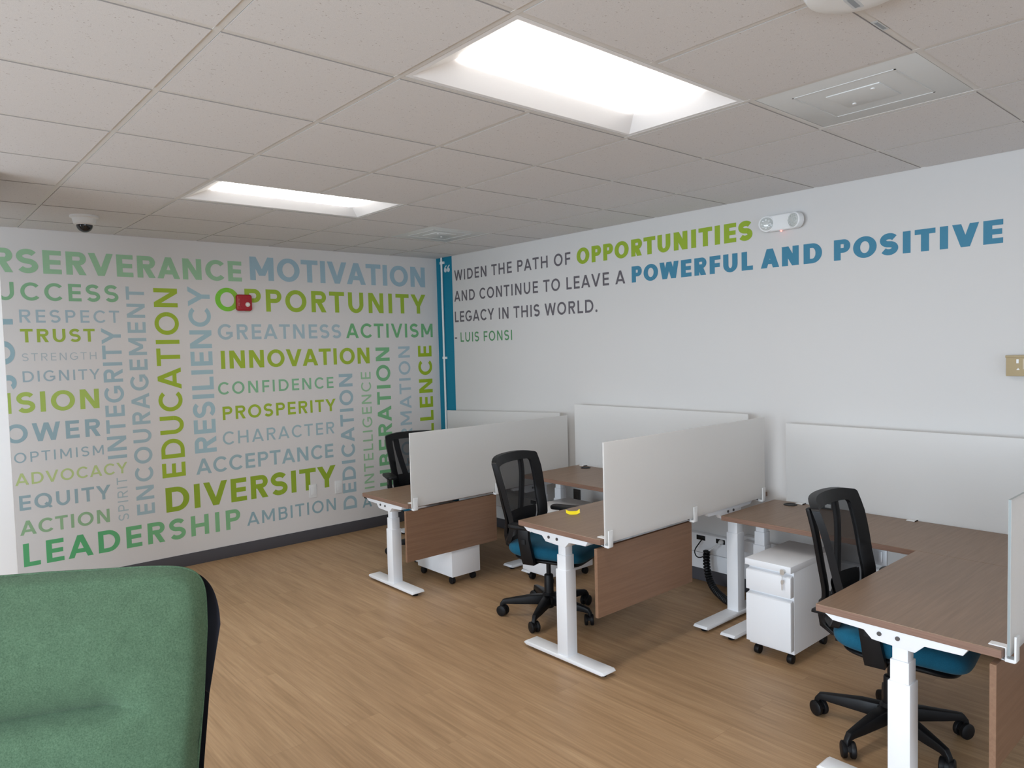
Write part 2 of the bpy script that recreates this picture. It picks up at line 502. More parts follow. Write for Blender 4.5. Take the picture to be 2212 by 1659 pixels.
WORDS = [
 ('H', 'PERSERVERANCE', 4, 12, 0.247, (120, 149, 118), -3.471, -2.031, 2.339, 2.508, 'soft green word PERSERVERANCE'),
 ('H', 'SUCCESS', 2, 6, 0.195, (105, 139, 106), -3.617, -2.989, 2.144, 2.271, 'soft green word SUCCESS'),
 ('H', 'RESPECT', 0, 6, 0.163, (128, 142, 145), -3.632, -2.99, 1.986, 2.078, 'pale blue-grey word RESPECT'),
 ('H', 'TRUST', 0, 4, 0.208, (124, 139, 56), -3.633, -3.163, 1.844, 1.94, 'olive green word TRUST'),
 ('H', 'STRENGTH', 0, 7, 0.117, (138, 144, 144), -3.63, -3.16, 1.711, 1.766, 'pale blue-grey word STRENGTH'),
 ('H', 'DIGNITY', 0, 6, 0.156, (126, 139, 142), -3.633, -3.144, 1.561, 1.639, 'pale blue-grey word DIGNITY'),
 ('H', 'VISION', 2, 5, 0.221, (131, 147, 71), -3.679, -3.158, 1.342, 1.489, 'olive green word VISION'),
 ('H', 'POWER', 3, 4, 0.21, (117, 135, 138), -3.387, -3.159, 1.131, 1.263, 'slate blue word POWER'),
 ('H', 'OPTIMISM', 0, 7, 0.143, (122, 137, 140), -3.713, -3.146, 0.987, 1.06, 'pale blue-grey word OPTIMISM'),
 ('H', 'ADVOCACY', 0, 7, 0.169, (145, 156, 104), -3.715, -2.988, 0.826, 0.911, 'soft green word ADVOCACY'),
 ('H', 'EQUITY', 0, 5, 0.195, (117, 133, 135), -3.698, -3.113, 0.644, 0.751, 'slate blue word EQUITY'),
 ('H', 'ACTION', 0, 5, 0.195, (114, 139, 106), -3.704, -3.129, 0.465, 0.568, 'soft green word ACTION'),
 ('H', 'LEADERSHIP', 0, 9, 0.215, ((70, 132, 86), (101, 141, 101)), -3.692, -2.135, 0.236, 0.403, 'soft green word LEADERSHIP'),
 ('H', 'MOTIVATION', 0, 9, 0.247, (122, 141, 147), -1.959, -0.149, 2.356, 2.557, 'pale blue-grey word MOTIVATION'),
 ('H', 'OPPORTUNITY', 0, 10, 0.22, ((98, 154, 48), (120, 139, 45)), -2.263, -0.15, 2.087, 2.28, 'olive green word OPPORTUNITY'),
 ('H', 'GREATNESS', 0, 8, 0.189, (129, 144, 147), -2.254, -1.117, 1.848, 1.977, 'pale blue-grey word GREATNESS'),
 ('H', 'ACTIVISM', 0, 7, 0.195, (89, 135, 92), -1.066, -0.073, 1.847, 1.985, 'soft green word ACTIVISM'),
 ('H', 'INNOVATION', 0, 9, 0.227, (122, 139, 43), -2.238, -0.823, 1.602, 1.754, 'olive green word INNOVATION'),
 ('H', 'CONFIDENCE', 0, 9, 0.176, (103, 141, 109), -2.273, -1.215, 1.386, 1.49, 'soft green word CONFIDENCE'),
 ('H', 'PROSPERITY', 0, 9, 0.195, (122, 139, 42), -2.244, -1.2, 1.171, 1.284, 'olive green word PROSPERITY'),
 ('H', 'CHARACTER', 0, 8, 0.156, (124, 141, 143), -2.253, -1.223, 0.961, 1.071, 'pale blue-grey word CHARACTER'),
 ('H', 'ACCEPTANCE', 0, 9, 0.189, (120, 138, 140), -2.479, -1.243, 0.739, 0.867, 'pale blue-grey word ACCEPTANCE'),
 ('H', 'DIVERSITY', 0, 8, 0.234, (112, 130, 37), -2.723, -1.226, 0.465, 0.664, 'olive green word DIVERSITY'),
 ('H', 'AMBITION', 0, 7, 0.163, (114, 133, 136), -2.079, -1.238, 0.24, 0.354, 'slate blue word AMBITION'),
 ('H', 'ACHIEVE', 0, 1, 0.182, (112, 132, 135), -0.958, -0.726, 0.211, 0.319, 'slate blue word ACHIEVE'),
 ('V', 'SPIRIT', 0, 5, 0.124, (133, 144, 144), 0.459, 0.794, -2.996, -3.069, 'pale blue-grey upright word SPIRIT'),
 ('V', 'INTEGRITY', 0, 8, 0.189, (124, 141, 144), 0.945, 1.946, -2.987, -3.12, 'pale blue-grey upright word INTEGRITY'),
 ('V', 'ENCOURAGEMENT', 0, 12, 0.189, (126, 142, 144), 0.48, 2.266, -2.807, -2.937, 'pale blue-grey upright word ENCOURAGEMENT'),
 ('V', 'EDUCATION', 0, 8, 0.187, (122, 139, 40), 0.745, 2.261, -2.561, -2.739, 'olive green upright word EDUCATION'),
 ('V', 'RESILIENCY', 0, 9, 0.2, (126, 146, 149), 0.914, 2.284, -2.306, -2.481, 'pale blue-grey upright word RESILIENCY'),
 ('V', 'JOY', 0, 2, 0.24, (117, 138, 142), 1.525, 2.067, -3.672, -3.807, 'slate blue upright word JOY'),
 ('V', 'DEDICATION', 0, 9, 0.202, (122, 139, 142), 0.225, 1.511, -1.017, -1.159, 'pale blue-grey upright word DEDICATION'),
 ('V', 'INTELLIGENCE', 0, 11, 0.15, (120, 149, 116), 0.389, 1.52, -0.819, -0.926, 'soft green upright word INTELLIGENCE'),
 ('V', 'LIBERATION', 0, 9, 0.21, (94, 138, 98), 0.388, 1.752, -0.599, -0.755, 'soft green upright word LIBERATION'),
 ('V', 'TRANSFORMATION', 8, 13, 0.176, (129, 144, 147), 0.968, 1.758, -0.362, -0.497, 'pale blue-grey upright word TRANSFORMATION'),
 ('V', 'EXCELLENCE', 5, 9, 0.21, (120, 138, 31), 0.992, 1.76, -0.095, -0.262, 'olive green upright word EXCELLENCE'),
 ('Q', 'WIDEN THE PATH OF', 0, 16, 0.18, (88, 84, 88), 0.304, 1.926, 2.402, 2.505, None),
 ('Q', 'OPPORTUNITIES', 0, 12, 0.32, (128, 150, 45), 1.997, 3.602, 2.392, 2.522, None),
 ('Q', 'AND CONTINUE TO LEAVE A', 0, 22, 0.18, (88, 84, 88), 0.293, 2.51, 2.194, 2.298, None),
 ('Q', 'POWERFUL AND POSITIVE', 0, 20, 0.335, (58, 112, 135), 2.575, 5.026, 2.194, 2.317, None),
 ('Q', 'LEGACY IN THIS WORLD.', 0, 20, 0.18, (88, 84, 88), 0.294, 2.215, 1.988, 2.094, None),
 ('Q', 'LUIS FONSI', 0, 9, 0.165, (80, 128, 88), 0.379, 1.161, 1.788, 1.882, None),
 ('Q', '-', 0, 0, 0.165, (88, 84, 88), 0.285, 0.32, 1.791, 1.886, None),
 ('Q', '"', 0, 0, 0.2, (190, 195, 200), 0.133, 0.235, 2.5, 2.574, None),
]

# ------------------------------------------------------------------ the room
T = 0.6096; WQ, WM = 3.0143, 4.0357
gx = lambda i: i*T-WQ
gy = lambda j: j*T-WM

obj('floor', MB().box(X_L-.15, .12, Y_F-.15, .12, -.1, 0), M_FLOOR, kind='structure', smooth=False)
wall_back = obj('wall_back', MB().box(X_L-.15, .12, 0, .12, 0, CEIL+.15), M_MURAL, kind='structure', smooth=False)
wall_right = obj('wall_right', MB().box(0, .12, Y_F-.15, 0, 0, CEIL+.15), M_WALL, kind='structure', smooth=False)
# window wall on the left and the wall behind the camera, each with a band of windows
def holed(axis, p0, p1, a0, a1, h0, h1, lo, hi):
    m = MB()
    seg = [(lo, a0, 0, CEIL+.15), (a1, hi, 0, CEIL+.15), (a0, a1, 0, h0), (a0, a1, h1, CEIL+.15)]
    for s0, s1, z0, z1 in seg:
        if axis == 'x': m.box(p0, p1, s0, s1, z0, z1)
        else: m.box(s0, s1, p0, p1, z0, z1)
    return m
obj('wall_far_left', holed('x', X_L-.15, X_L, -7.9, -2.1, .3, 2.3, Y_F, 0), M_WALL, kind='structure', smooth=False)
obj('wall_front', holed('y', Y_F-.15, Y_F, -6.7, -2.1, .6, 2.3, X_L, 0), M_WALL, kind='structure', smooth=False)
obj('wall_left', MB().box(-4.55, -3.928, -1.8, -1.25, 0, CEIL), M_COLUMN, kind='structure', bevel=.004)
obj('baseboard_back', MB().box(X_L, 0, -.008, 0, 0, .102), M_BASE, kind='structure', bevel=.003)
obj('baseboard_right', MB().box(-.008, 0, Y_F, -.008, 0, .102), M_BASE, kind='structure', bevel=.003)

# ceiling: lay-in tiles over a T-bar grid
LIGHTS = [(0, -1), (0, 3)]; DIFF = [(2, -2), (3, 4)]
skip = {(i+a, j) for i, j in LIGHTS for a in (0, 1)} | set(DIFF)
tm = MB()
for i in range(-8, 6):
    for j in range(-10, 8):
        if (i, j) in skip: continue
        x0, x1 = max(gx(i)+.0135, X_L), min(gx(i+1)-.0135, -.004); y0, y1 = max(gy(j)+.0135, Y_F), min(gy(j+1)-.0135, -.004)
        if x1-x0 < .02 or y1-y0 < .02: continue
        tm.box(x0, x1, y0, y1, CEIL-.0025, CEIL+.014)
tm.box(X_L-.15, .12, Y_F-.15, .12, CEIL+.15, CEIL+.2)  # unseen deck above the tiles, added to block light leaks
ceiling = obj('ceiling', tm, M_TILE, kind='structure', smooth=False, mats=[M_TILE, mat('tile_cut_edge', (.40, .37, .345), .9, spec=.1)])
for p in ceiling.data.polygons:
    if abs(p.normal.z) < .5: p.material_index = 1
gm = MB()
for i in range(-7, 6):
    x = gx(i)
    if X_L < x < -.01:
        ys = [Y_F]+[0]
        gm.box(x-.012, x+.012, Y_F, 0, CEIL, CEIL+.03) if i not in (1,) else [gm.box(x-.012, x+.012, a, b, CEIL, CEIL+.03) for a, b in ((Y_F, gy(-1)), (gy(0), gy(3)), (gy(4), 0))]
for j in range(-9, 8):
    y = gy(j)
    if Y_F < y < -.01: gm.box(X_L, 0, y-.012, y+.012, CEIL+.0006, CEIL+.03)
gm.box(-.02, 0, Y_F, 0, CEIL+.0003, CEIL+.03); gm.box(X_L, 0, -.02, 0, CEIL+.0009, CEIL+.03)
obj('ceiling_grid', gm, M_GRID, ceiling, smooth=False, label='pale grey metal grid')

# ------------------------------------------------------------------ ceiling lights
M_LENS = bpy.data.materials.new('lit_lens'); M_LENS.use_nodes = True
_b = M_LENS.node_tree.nodes['Principled BSDF']
_b.inputs['Base Color'].default_value = (.9, .9, .9, 1)
_b.inputs['Emission Color'].default_value = (1.0, 0.955, 0.90, 1); _b.inputs['Emission Strength'].default_value = LAMP_EMIT
M_TRAY = mat('white_tray', (.86, .86, .87), .5, spec=.3)
def ceiling_light(i, j, label):
    cx, cy = gx(i+1), gy(j)+T/2
    t = thing('ceiling_light', label, 'ceiling light', (cx, cy, CEIL))
    hx, hy = T-.014, T/2-.014
    a, b = hx-.02, hy-.02                        # mouth of the tray
    lx, ly0, ly1, d = hx-.13, -.185, .150, .05   # the lens at the top of the tray
    m = MB()
    o = [(-hx, -hy), (hx, -hy), (hx, hy), (-hx, hy)]
    q = [(-a, -b), (a, -b), (a, b), (-a, b)]
    r = [(-lx, ly0), (lx, ly0), (lx, ly1), (-lx, ly1)]
    vs = [(x, y, .001) for x, y in o]+[(x, y, .001) for x, y in q]+[(x, y, d) for x, y in r]+[(x, y, .09) for x, y in o]
    fs = []
    for k in range(4):
        k2 = (k+1) % 4
        fs += [(k, k2, 4+k2, 4+k), (4+k, 4+k2, 8+k2, 8+k), (k, k2, 12+k2, 12+k)]
    fs.append((12, 13, 14, 15)); fs.append((8, 9, 10, 11))
    me = MB().add(vs, fs)
    obj('tray', me, M_TRAY, t, smooth=False)
    obj('lens', MB().box(-lx+.002, lx-.002, ly0+.002, ly1-.002, d-.012, d-.002), M_LENS, t, bevel=.004, label='glowing white lens')
    return t
ceiling_light(0, -1, 'large bright recessed ceiling light nearest the camera')
ceiling_light(0, 3, 'bright recessed ceiling light farther off, near the word mural')

def diffuser(i, j, label):
    t = thing('air_diffuser', label, 'air vent', (gx(i)+T/2, gy(j)+T/2, CEIL))
    h = T/2-.014
    obj('frame', MB().box(-h, h, -h, h, .001, .012), M_DIFF, t, bevel=.002)
    p = MB()
    for a in (.19,):
        for (x0, x1, y0, y1) in ((-a, a, -a, -a+.006), (-a, a, a-.006, a), (-a, -a+.006, -a, a), (a-.006, a, -a, a)):
            p.box(x0, x1, y0, y1, -.0008, .002)
    obj('louver', p, M_DIFF, t)
    obj('face_plate', MB().box(-.10, .10, -.10, .10, -.0025, .002), M_DIFF, t, bevel=.001)
    for s in (-1, 1):
        obj('screw', MB().cyl((s*.06, s*.06, -.006), (s*.06, s*.06, -.002), .008, 12), M_WHITE2, t)
M_DIFF = mat('diffuser_metal', (.66, .67, .66), .35, spec=.5)
diffuser(2, -2, 'flat grey square ceiling air vent right of the large light')
diffuser(3, 4, 'small grey ceiling air vent above the room corner')

# round access point on the ceiling, at the top edge of the view
t = thing('wireless_access_point', 'flat white device fixed to the ceiling at the top right edge', 'ceiling device', (-2.42, -5.325, CEIL-.0025), math.radians(4))
obj('body', MB().lathe([(.07, -.034), (.105, -.032), (.122, -.025), (.130, -.012), (.130, 0)], 56), M_WHITE2, t)
obj('sticker', MB().prism(rrect(-.005, .075, .005, .033, .004, 3), -.0348, -.0338, 'z'), mat('grey_sticker', (.60, .63, .65), .5), t, label='pale grey printed sticker')
obj('sticker_print', MB().box(.003, .067, .012, .026, -.0351, -.0346), mat('sticker_print', (.30, .33, .36), .5), t)
t = thing('grid_sticker', 'small printed sticker on the ceiling grid bar by the white device', 'sticker', (-2.09, gy(-2)+.001, CEIL), 0)
obj('backing', MB().box(-.045, .045, -.010, .010, -.0008, 0), mat('grey_sticker', (.6, .63, .65)), t, smooth=False)
obj('print', MB().box(-.033, .033, -.005, .005, -.0012, -.0007), mat('sticker_print', (.3, .33, .36)), t, smooth=False)

# dome camera
t = thing('dome_camera', 'white dome security camera with black bubble on the ceiling', 'camera', (-3.335, -.725, CEIL-.0025))
obj('housing', MB().lathe([(.085, 0), (.085, -.012), (.072, -.018), (.064, -.052), (.050, -.060)][::-1], 40), M_WHITE2, t)
obj('bubble', MB().lathe([(.049*math.cos(a), -.058-.049*math.sin(a)) for a in [PI/2*k/12 for k in range(12)]]+[(.001, -.107)], 32), mat('smoked_bubble', (.012, .011, .013), .12, spec=.6), t, label='shiny black bubble')

# ------------------------------------------------------------------ lettering on the walls
SPECIAL = {'PERSERVERANCE': 'large soft green word ending RSERVERANCE at the mural top', 'JOY': 'slate blue upright letters cut by the white wall end',
           'ACHIEVE': 'slate blue letters AC below the left desk', 'TRANSFORMATION': 'pale blue-grey upright letters RMATION',
           'EXCELLENCE': 'olive green upright letters LLENCE', 'SUCCESS': 'soft green word ending UCCESS', 'VISION': 'olive green word ending ISION',
           'POWER': 'slate blue word ending OWER',
           'OPPORTUNITY': 'large olive word OPPORTUNITY with a brighter green O'}
QL = {'WIDEN THE PATH OF': 'thin grey line WIDEN THE PATH OF', 'OPPORTUNITIES': 'bold olive green word OPPORTUNITIES', 'AND CONTINUE TO LEAVE A': 'thin grey line AND CONTINUE TO LEAVE A',
      'POWERFUL AND POSITIVE': 'bold teal blue words POWERFUL AND POSITIVE', 'LEGACY IN THIS WORLD.': 'thin grey line LEGACY IN THIS WORLD', 'LUIS FONSI': 'thin green attribution line under the quote',
      '-': 'short grey dash before the attribution', '"': 'pale opening quotation marks on the teal stripe'}
for kind, text, i0, i1, wt, col, a0, a1, b0, b1, lab in WORDS:
    if kind == 'H': pl = lambda o, u, v: (u, -.0010-o, v)
    elif kind == 'V': pl = lambda o, u, v: (v, -.0010-o, u)
    else: pl = lambda o, u, v: ((-.0010 if text != '"' else -.0024)-o, -u, v)
    mb, k = word_mesh(text, i0, i1, wt, a0, a1, b0, b1, pl)
    m = ink_mat(col) if kind != 'Q' else (mat('pale_mark', (.62, .66, .68), .6) if text == '"' else ink_mat(col, (.635, .618, .60), (182, 180, 177)))
    me = mb.mesh('mural_word')
    o = bpy.data.objects.new('mural_word' if kind != 'Q' else 'quote_line', me); COL.objects.link(o)
    me.materials.append(m); o.parent = wall_back if kind != 'Q' else wall_right
    o['label'] = QL[text] if kind == 'Q' else SPECIAL.get(text, lab)
    print('WORD', text, round(k, 3))

# teal stripe and the conduit in the corner
obj('painted_stripe', MB().box(-.0015, 0, -.267, 0, .102, CEIL), M_TEAL, wall_right, smooth=False, label='teal painted corner stripe')
t = thing('conduit', 'thin white vertical conduit pipe on the teal corner stripe', 'pipe', (-.016, -.112, 0))
obj('pipe', MB().cyl((0, 0, .102), (0, 0, CEIL), .0105, 16), M_WHITE2, t)
for z in (2.60, 1.63, .8):
    obj('strap', MB().box(.002, .0145, -.034, .034, z-.012, z+.012).lathe([(.0135, z-.012), (.0135, z+.012)], 16), M_WHITE2, t)

# ------------------------------------------------------------------ things on the walls
t = thing('fire_alarm_strobe', 'red fire alarm strobe mounted over the word OPPORTUNITY', 'alarm', (-2.030, 0, 2.158))
obj('body', MB().prism(rrect(-.066, .066, -.069, .069, .02, 6), -.040, 0, 'y'), M_RED, t, bevel=.012, seg=4)
obj('face_ring', MB().lathe([(.046, -.002), (.046, .003), (.040, .003), (.040, -.002)], 32, Matrix.Translation((.008, -.040, -.012)) @ Matrix.Rotation(PI/2, 4, 'X'), caps=False), M_RED, t)
obj('strobe_lens', MB().lathe([(.020, 0), (.019, .008), (.013, .016), (.004, .020)], 24, Matrix.Translation((.024, -.040, -.016)) @ Matrix.Rotation(PI/2, 4, 'X')), mat('clear_lens', (.85, .84, .76), .15, spec=.7), t, label='clear round strobe lens')
gl = MB()
for k, ch in enumerate('FIRE'):
    W, g = glyph(ch, .2)
    for poly in g: gl.add([(-.050+(1-y)*0-(y-.5)*.012*-1-.0, -.0405, .028-k*.016-(x-.2)*.014) for x, y in poly], [tuple(range(len(poly)))])
obj('lettering', gl, mat('pale_red_print', (.55, .22, .22), .5), t, smooth=False)

def wall_plate(x, label):
    t = thing('blank_wall_plate', label, 'wall plate', (x, 0, .452))
    obj('plate', MB().prism(rrect(-.037, .037, -.061, .061, .005, 4), -.007, 0, 'y'), M_WHITE2, t, bevel=.002)
    obj('rocker', MB().prism(rrect(-.017, .017, -.033, .033, .003, 3), -.009, -.006, 'y'), M_WHITE2, t, bevel=.001)
    for s in (-1, 1): obj('screw', MB().cyl((0, -.0082, s*.048), (0, -.006, s*.048), .003, 10), M_WHITE2, t)
wall_plate(-1.464, 'white wall plate below the T of DIVERSITY')
wall_plate(-1.204, 'white wall plate beside the upright word DEDICATION')

t = thing('emergency_light', 'white twin-head emergency light on the wall beside OPPORTUNITIES', 'emergency light', (0, -3.826, 2.472))
Mx = Matrix.Rotation(0, 4, 'X')
obj('body', MB().prism(rrect(-.135, .135, -.052, .052, .050, 8), -.045, 0, 'x'), M_WHITE2, t, bevel=.012, seg=4)
clear = mat('clear_lamp_lens', (.55, .57, .55), .10, spec=.9)
for s in (-1, 1):
    R_ = Matrix.Translation((-.040, s*.098, -.002)) @ Matrix.Rotation(-PI/2+s*.35, 4, 'Z') @ Matrix.Rotation(PI/2, 4, 'X')
    h = obj('lamp_head', MB().lathe([(.049, -.02), (.052, .0), (.050, .018), (.044, .022)], 32, R_), M_WHITE2, t)
    l = obj('lamp_lens', MB().lathe([(.043, .018), (.040, .026), (.028, .032), (.01, .035)], 32, R_), clear, h, label='clear round lamp')
    dts = MB()
    for k in range(8):
        a = 2*PI*k/8; dts.lathe([(.009, .022), (.009, .034), (.005, .036)], 10, R_ @ Matrix.Translation((.026*math.cos(a), .026*math.sin(a), 0)))
    obj('lamp_diode', dts, clear, h)
led = mat('red_led', (.9, .1, .1), .3); led.node_tree.nodes['Principled BSDF'].inputs['Emission Color'].default_value = (1, .12, .10, 1)
led.node_tree.nodes['Principled BSDF'].inputs['Emission Strength'].default_value = 6
obj('indicator_led', MB().cyl((-.030, .004, -.058), (-.036, .004, -.050), .005, 10), led, t, label='small glowing red light')

t = thing('thermostat_box', 'small tan box mounted on the wall at the right edge', 'wall box', (0, -5.115, 1.560))
tan = mat('tan_board', (.42, .33, .19), .7)
obj('body', MB().box(-.050, 0, -.075, .060, -.054, .050), tan, t, bevel=.003)
obj('lid', MB().box(-.054, -.049, -.077, .062, .040, .053), tan, t, bevel=.002)
obj('sticker', MB().box(-.0515, -.050, .004, .014, .012, .032), M_WHITE2, t, smooth=False, label='small white sticker')
obj('printed_mark', MB().prism([(-.001, -.022), (.014, -.022), (.006, -.012)], -.0515, -.050, 'x'), M_WHITE2, t, smooth=False)
obj('side_sticker', MB().box(-.0515, -.050, -.022, -.014, -.018, .034), mat('tan_print', (.55, .48, .36), .6), t, smooth=False)

# ------------------------------------------------------------------ desks
XE, XI, XB = -1.738, -.735, -.125      # free end of the return, front edge of the wall run, back edge
TH = .028
def desk(y1, z, label, XI=XI):
    t = thing('standing_desk', label, 'desk', (0, y1, 0), 0, 'corner standing desks along the right wall')
    W, Lg = .615, 1.675
    def top(poly, nm):
        m = MB().prism(poly, z-TH, z, 'z')
        o = obj(nm, m, M_DESK, t, bevel=.0015, seg=1, mats=[M_DESK, M_EDGE])
        for p in o.data.polygons:
            if abs(p.normal.z) < .5: p.material_index = 1
        return o
    top([(XE, 0), (XI-.0008, 0), (XI-.0008, W), (XE, W)], 'return_top')
    top([(XI, 0), (XB, 0), (XB, Lg), (XI, Lg)], 'wall_top')
    # three legs: end of the return, corner, far end of the wall run
    def leg(x, y, along, zb):
        fx = x; x = x if along == 'y' else x+.088      # wall legs stand off-centre on their feet
        m = MB()
        for h, a, b in ((.039, .0, zb-.165), (.033, 0, zb-.085), (.0275, 0, zb)):
            m.box(x-h, x+h, y-h, y+h, .036, b)
        o = obj('leg', m, M_WHITE, t, bevel=.004)
        l0, l1 = -.305, .305
        prof = [(l0, .030), (l0+.012, .040), (l1-.012, .040), (l1, .030), (l1, .026), (l1-.02, .018), (l0+.02, .018), (l0, .026)]
        f = MB().prism(prof, -.046, .046, 'x' if along == 'y' else 'y')
        f.v = [(fx+a, y+b, c) for a, b, c in f.v]
        obj('foot', f, M_WHITE, o, bevel=.004)
        for s in (-1, 1):
            d = s*.255
            px, py = (x, y+d) if along == 'y' else (fx+d, y)
            obj('leveler', MB().lathe([(.020, 0), (.022, .006), (.012, .010), (.008, .02)], 16, Matrix.Translation((px, py, 0))), M_BLACKR, o)
        # bracket under the top
        zt = z-TH; c0 = -.02
        bp = [(-.245+c0, zt-.002), (.255+c0, zt-.002), (.225+c0, zt-.024), (.090+c0, zt-.028), (.055+c0, zt-.056), (-.10+c0, zt-.060), (-.128+c0, zt-.030), (-.23+c0, zt-.026)]
        if along == 'y':
            rp = [(.097, zt-.001), (.594, zt-.001), (.557, zt-.026), (.441, zt-.030), (.412, zt-.058), (.266, zt-.066), (.234, zt-.034), (.115, zt-.030)]
            bk = MB().prism(rp, XE+.016, x+.01, 'x')
            b = obj('bracket', bk, M_WHITE, t, bevel=.002)
            for q in (.385, .322): obj('screw', MB().cyl((XE+.012, q, zt-.030), (XE+.018, q, zt-.030), .008, 14), M_SCREW, b)
        elif y < .3:
            x = fx; s = -1
            y0, y1_ = (y-.036, y-.006) if s < 0 else (y+.006, y+.036)
            bk = MB().prism([(x+q, zz) for q, zz in bp], y0, y1_, 'y')
            b = obj('bracket', bk, M_WHITE, t, bevel=.002)
            ye = y0 if s < 0 else y1_
            for q in (-.05, .01): obj('screw', MB().cyl((x+q, ye-s*.002, zt-.028), (x+q, ye+s*.004, zt-.028), .008, 14), M_SCREW, b)
        return o
    leg(XE+.085, .330, 'y', z-TH-.04)
    leg(-.515, .050, 'x', z-TH-.02)
    leg(-.515, Lg-.085, 'x', z-TH-.02)
    # steel beams under the tops, control box, handset
    obj('beam', MB().box(XE+.12, -.47, .30, .36, z-TH-.040, z-TH-.001), M_WHITE, t, bevel=.003)
    obj('beam', MB().box(-.46, -.39, .10, Lg-.12, z-TH-.024, z-TH-.001), M_WHITE, t, bevel=.003)
    obj('control_box', MB().box(-.30, -.20, Lg-.50, Lg-.28, z-TH-.040, z-TH-.001), M_WHITE, t, bevel=.004)
    obj('handset', MB().prism([(W-.13, z-TH-.001), (W-.13, z-TH-.014), (W-.02, z-TH-.022), (W+.034, z-TH-.022), (W+.032, z-TH-.008), (W-.01, z-TH-.001)], XE+.03, XE+.10, 'x'), M_BLACK, t, bevel=.003, label='black height control')
    obj('modesty_panel', MB().box(XE-.012, -.945, .010, .030, z-.40, z-TH-.020), M_PANEL, t, bevel=.001, seg=1)
    # cable grommet
    g = Matrix.Translation((-.205, Lg-.150, z))
    gr = obj('grommet', MB().lathe([(.040, 0), (.040, .003), (.036, .0045), (.030, .004), (.029, .0015), (.002, .0012)], 36, g), M_BLACK, t, label='round black cable grommet')
    return t

def clamp_parts(t, x, zb, s=1):
    """white clamp: tab over the desk edge, channel under the screen, plate outside (desk side is +y*s)"""
    w_ = .017
    m = MB()
    m.prism([(.060, zb+.004), (.060, zb+.0), (.013, zb+.0), (.013, zb-.044), (-.014, zb-.044), (-.020, zb-.040), (-.020, zb+.045), (-.013, zb+.045), (-.013, zb-.032), (.0075, zb-.032), (.0075, zb+.004)], x-w_, x+w_, 'x')
    m.prism([(.055, zb-.034), (.055, zb-.037), (.010, zb-.044), (.010, zb-.040)], x-w_*.7, x+w_*.7, 'x')
    obj('clamp', m, M_WHITE2, t, bevel=.0015, seg=1)

def screen_return(y1, z, label, edge=None):
    t = thing('privacy_screen', label, 'desk screen', (0, y1-.0145, z))
    o = obj('panel', MB().box(XE+.02, -.190, -.0045, .0045, -.020, .490), M_FROST, t, bevel=.0008, seg=1, mats=[M_FROST, edge or M_FROST])
    for p in o.data.polygons:
        if abs(p.normal.y) < .4: p.material_index = 1
    for x in (XE+.045, -.965, -.225): clamp_parts(t, x, .0)
    return t
def screen_wall(y1, y2, z, label, tilt=0):
    t = thing('privacy_screen', label, 'desk screen', (XB+.012, y1, z), 0)
    L_ = y2-y1
    vs = [(-.0045, 0, -.02), (.0045, 0, -.02), (.0045, L_, -.02-tilt), (-.0045, L_, -.02-tilt), (-.0045, 0, .495), (.0045, 0, .495), (.0045, L_, .495-tilt), (-.0045, L_, .495-tilt)]
    obj('panel', MB().add(vs, [(0,3,2,1),(4,5,6,7),(0,1,5,4),(1,2,6,5),(2,3,7,6),(3,0,4,7)]), M_FROST, t, bevel=.0015, seg=1)
    for f in (.09, .52, .93):
        y = L_*f
        m = MB().prism([(-.050, .0005), (-.050, .0045), (-.007, .0045), (-.007, -.036), (.013, -.036), (.018, -.032), (.018, .022), (.010, .022), (.010, -.024), (-.010, -.024), (-.010, .0005)], y-.022, y+.022, 'y')
        obj('clamp', m, M_WHITE2, t, bevel=.001, seg=1)
    return t

Y_A, Y_B, Y_C = -2.015, -3.764, -5.487
Z_A, Z_B, Z_C = .665, .745, .702
desk(Y_A, Z_A, 'corner standing desk nearest the word mural, set lowest', -.64)
desk(Y_B, Z_B, 'middle corner standing desk with a yellow strip on it')
desk(Y_C, Z_C, 'nearest corner standing desk at the right edge')
screen_return(Y_A, Z_A, 'frosted screen along the end of the desk nearest the mural')
screen_return(Y_B, Z_B, 'frosted screen standing between the middle and the right desk')
screen_return(Y_C, Z_C, 'frosted screen cut off by the right edge of the photo', mat('screen_edge', (.30, .345, .35), .3))
screen_wall(-1.87, -.27, Z_A, 'frosted screen at the wall behind the farthest desk, by the teal stripe', .055)
screen_wall(Y_B+.14, Y_B+1.72, Z_B, 'frosted screen at the wall behind the middle desk')
screen_wall(Y_C+.03, Y_C+1.60, Z_C, 'frosted screen at the wall behind the right desk')

# yellow strip on the middle desk
e_, n_ = Vector((.75, -.66, 0)), Vector((.66, .75, 0)); sec = []
for k in range(17):
    q = k/16*2-1                                  # runs along the strip, which leans back and curls at its ends
    p = Vector((-1.432, -3.285, 0))+e_*(.040*q)+n_*(.016*q*q)
    zl = Z_B+.0004+.006*max(0, abs(q)-.55)/.45; lean = .024-.010*max(0, q-.5)*2
    up = p+n_*lean; zu = zl+.015+.006*max(0, q-.7)/.3
    th = n_*.0008
    sec.append([Vector((p.x, p.y, zl)), Vector((up.x, up.y, zu)), Vector((up.x+th.x, up.y+th.y, zu-.0006)), Vector((p.x+th.x, p.y+th.y, zl))])
tag(obj('tape_strip', MB().loft(sec), M_YELLOW, smooth=True, angle=50), 'short curled strip of bright yellow tape on the middle desk', 'tape')

# power module on the right desk
t = thing('desk_power_module', 'small grey power outlet block at the back of the right desk', 'power outlet', (-.150, Y_C+1.325, Z_C))
obj('body', MB().box(-.03, .02, -.055, .055, 0, .042), mat('dark_grey_plastic', (.05, .055, .055), .4), t, bevel=.005)
for s in (-1, 1): obj('socket', MB().box(-.032, -.029, s*.024-.018, s*.024+.018, .010, .032), M_WHITE2, t, bevel=.001, label='pale socket')

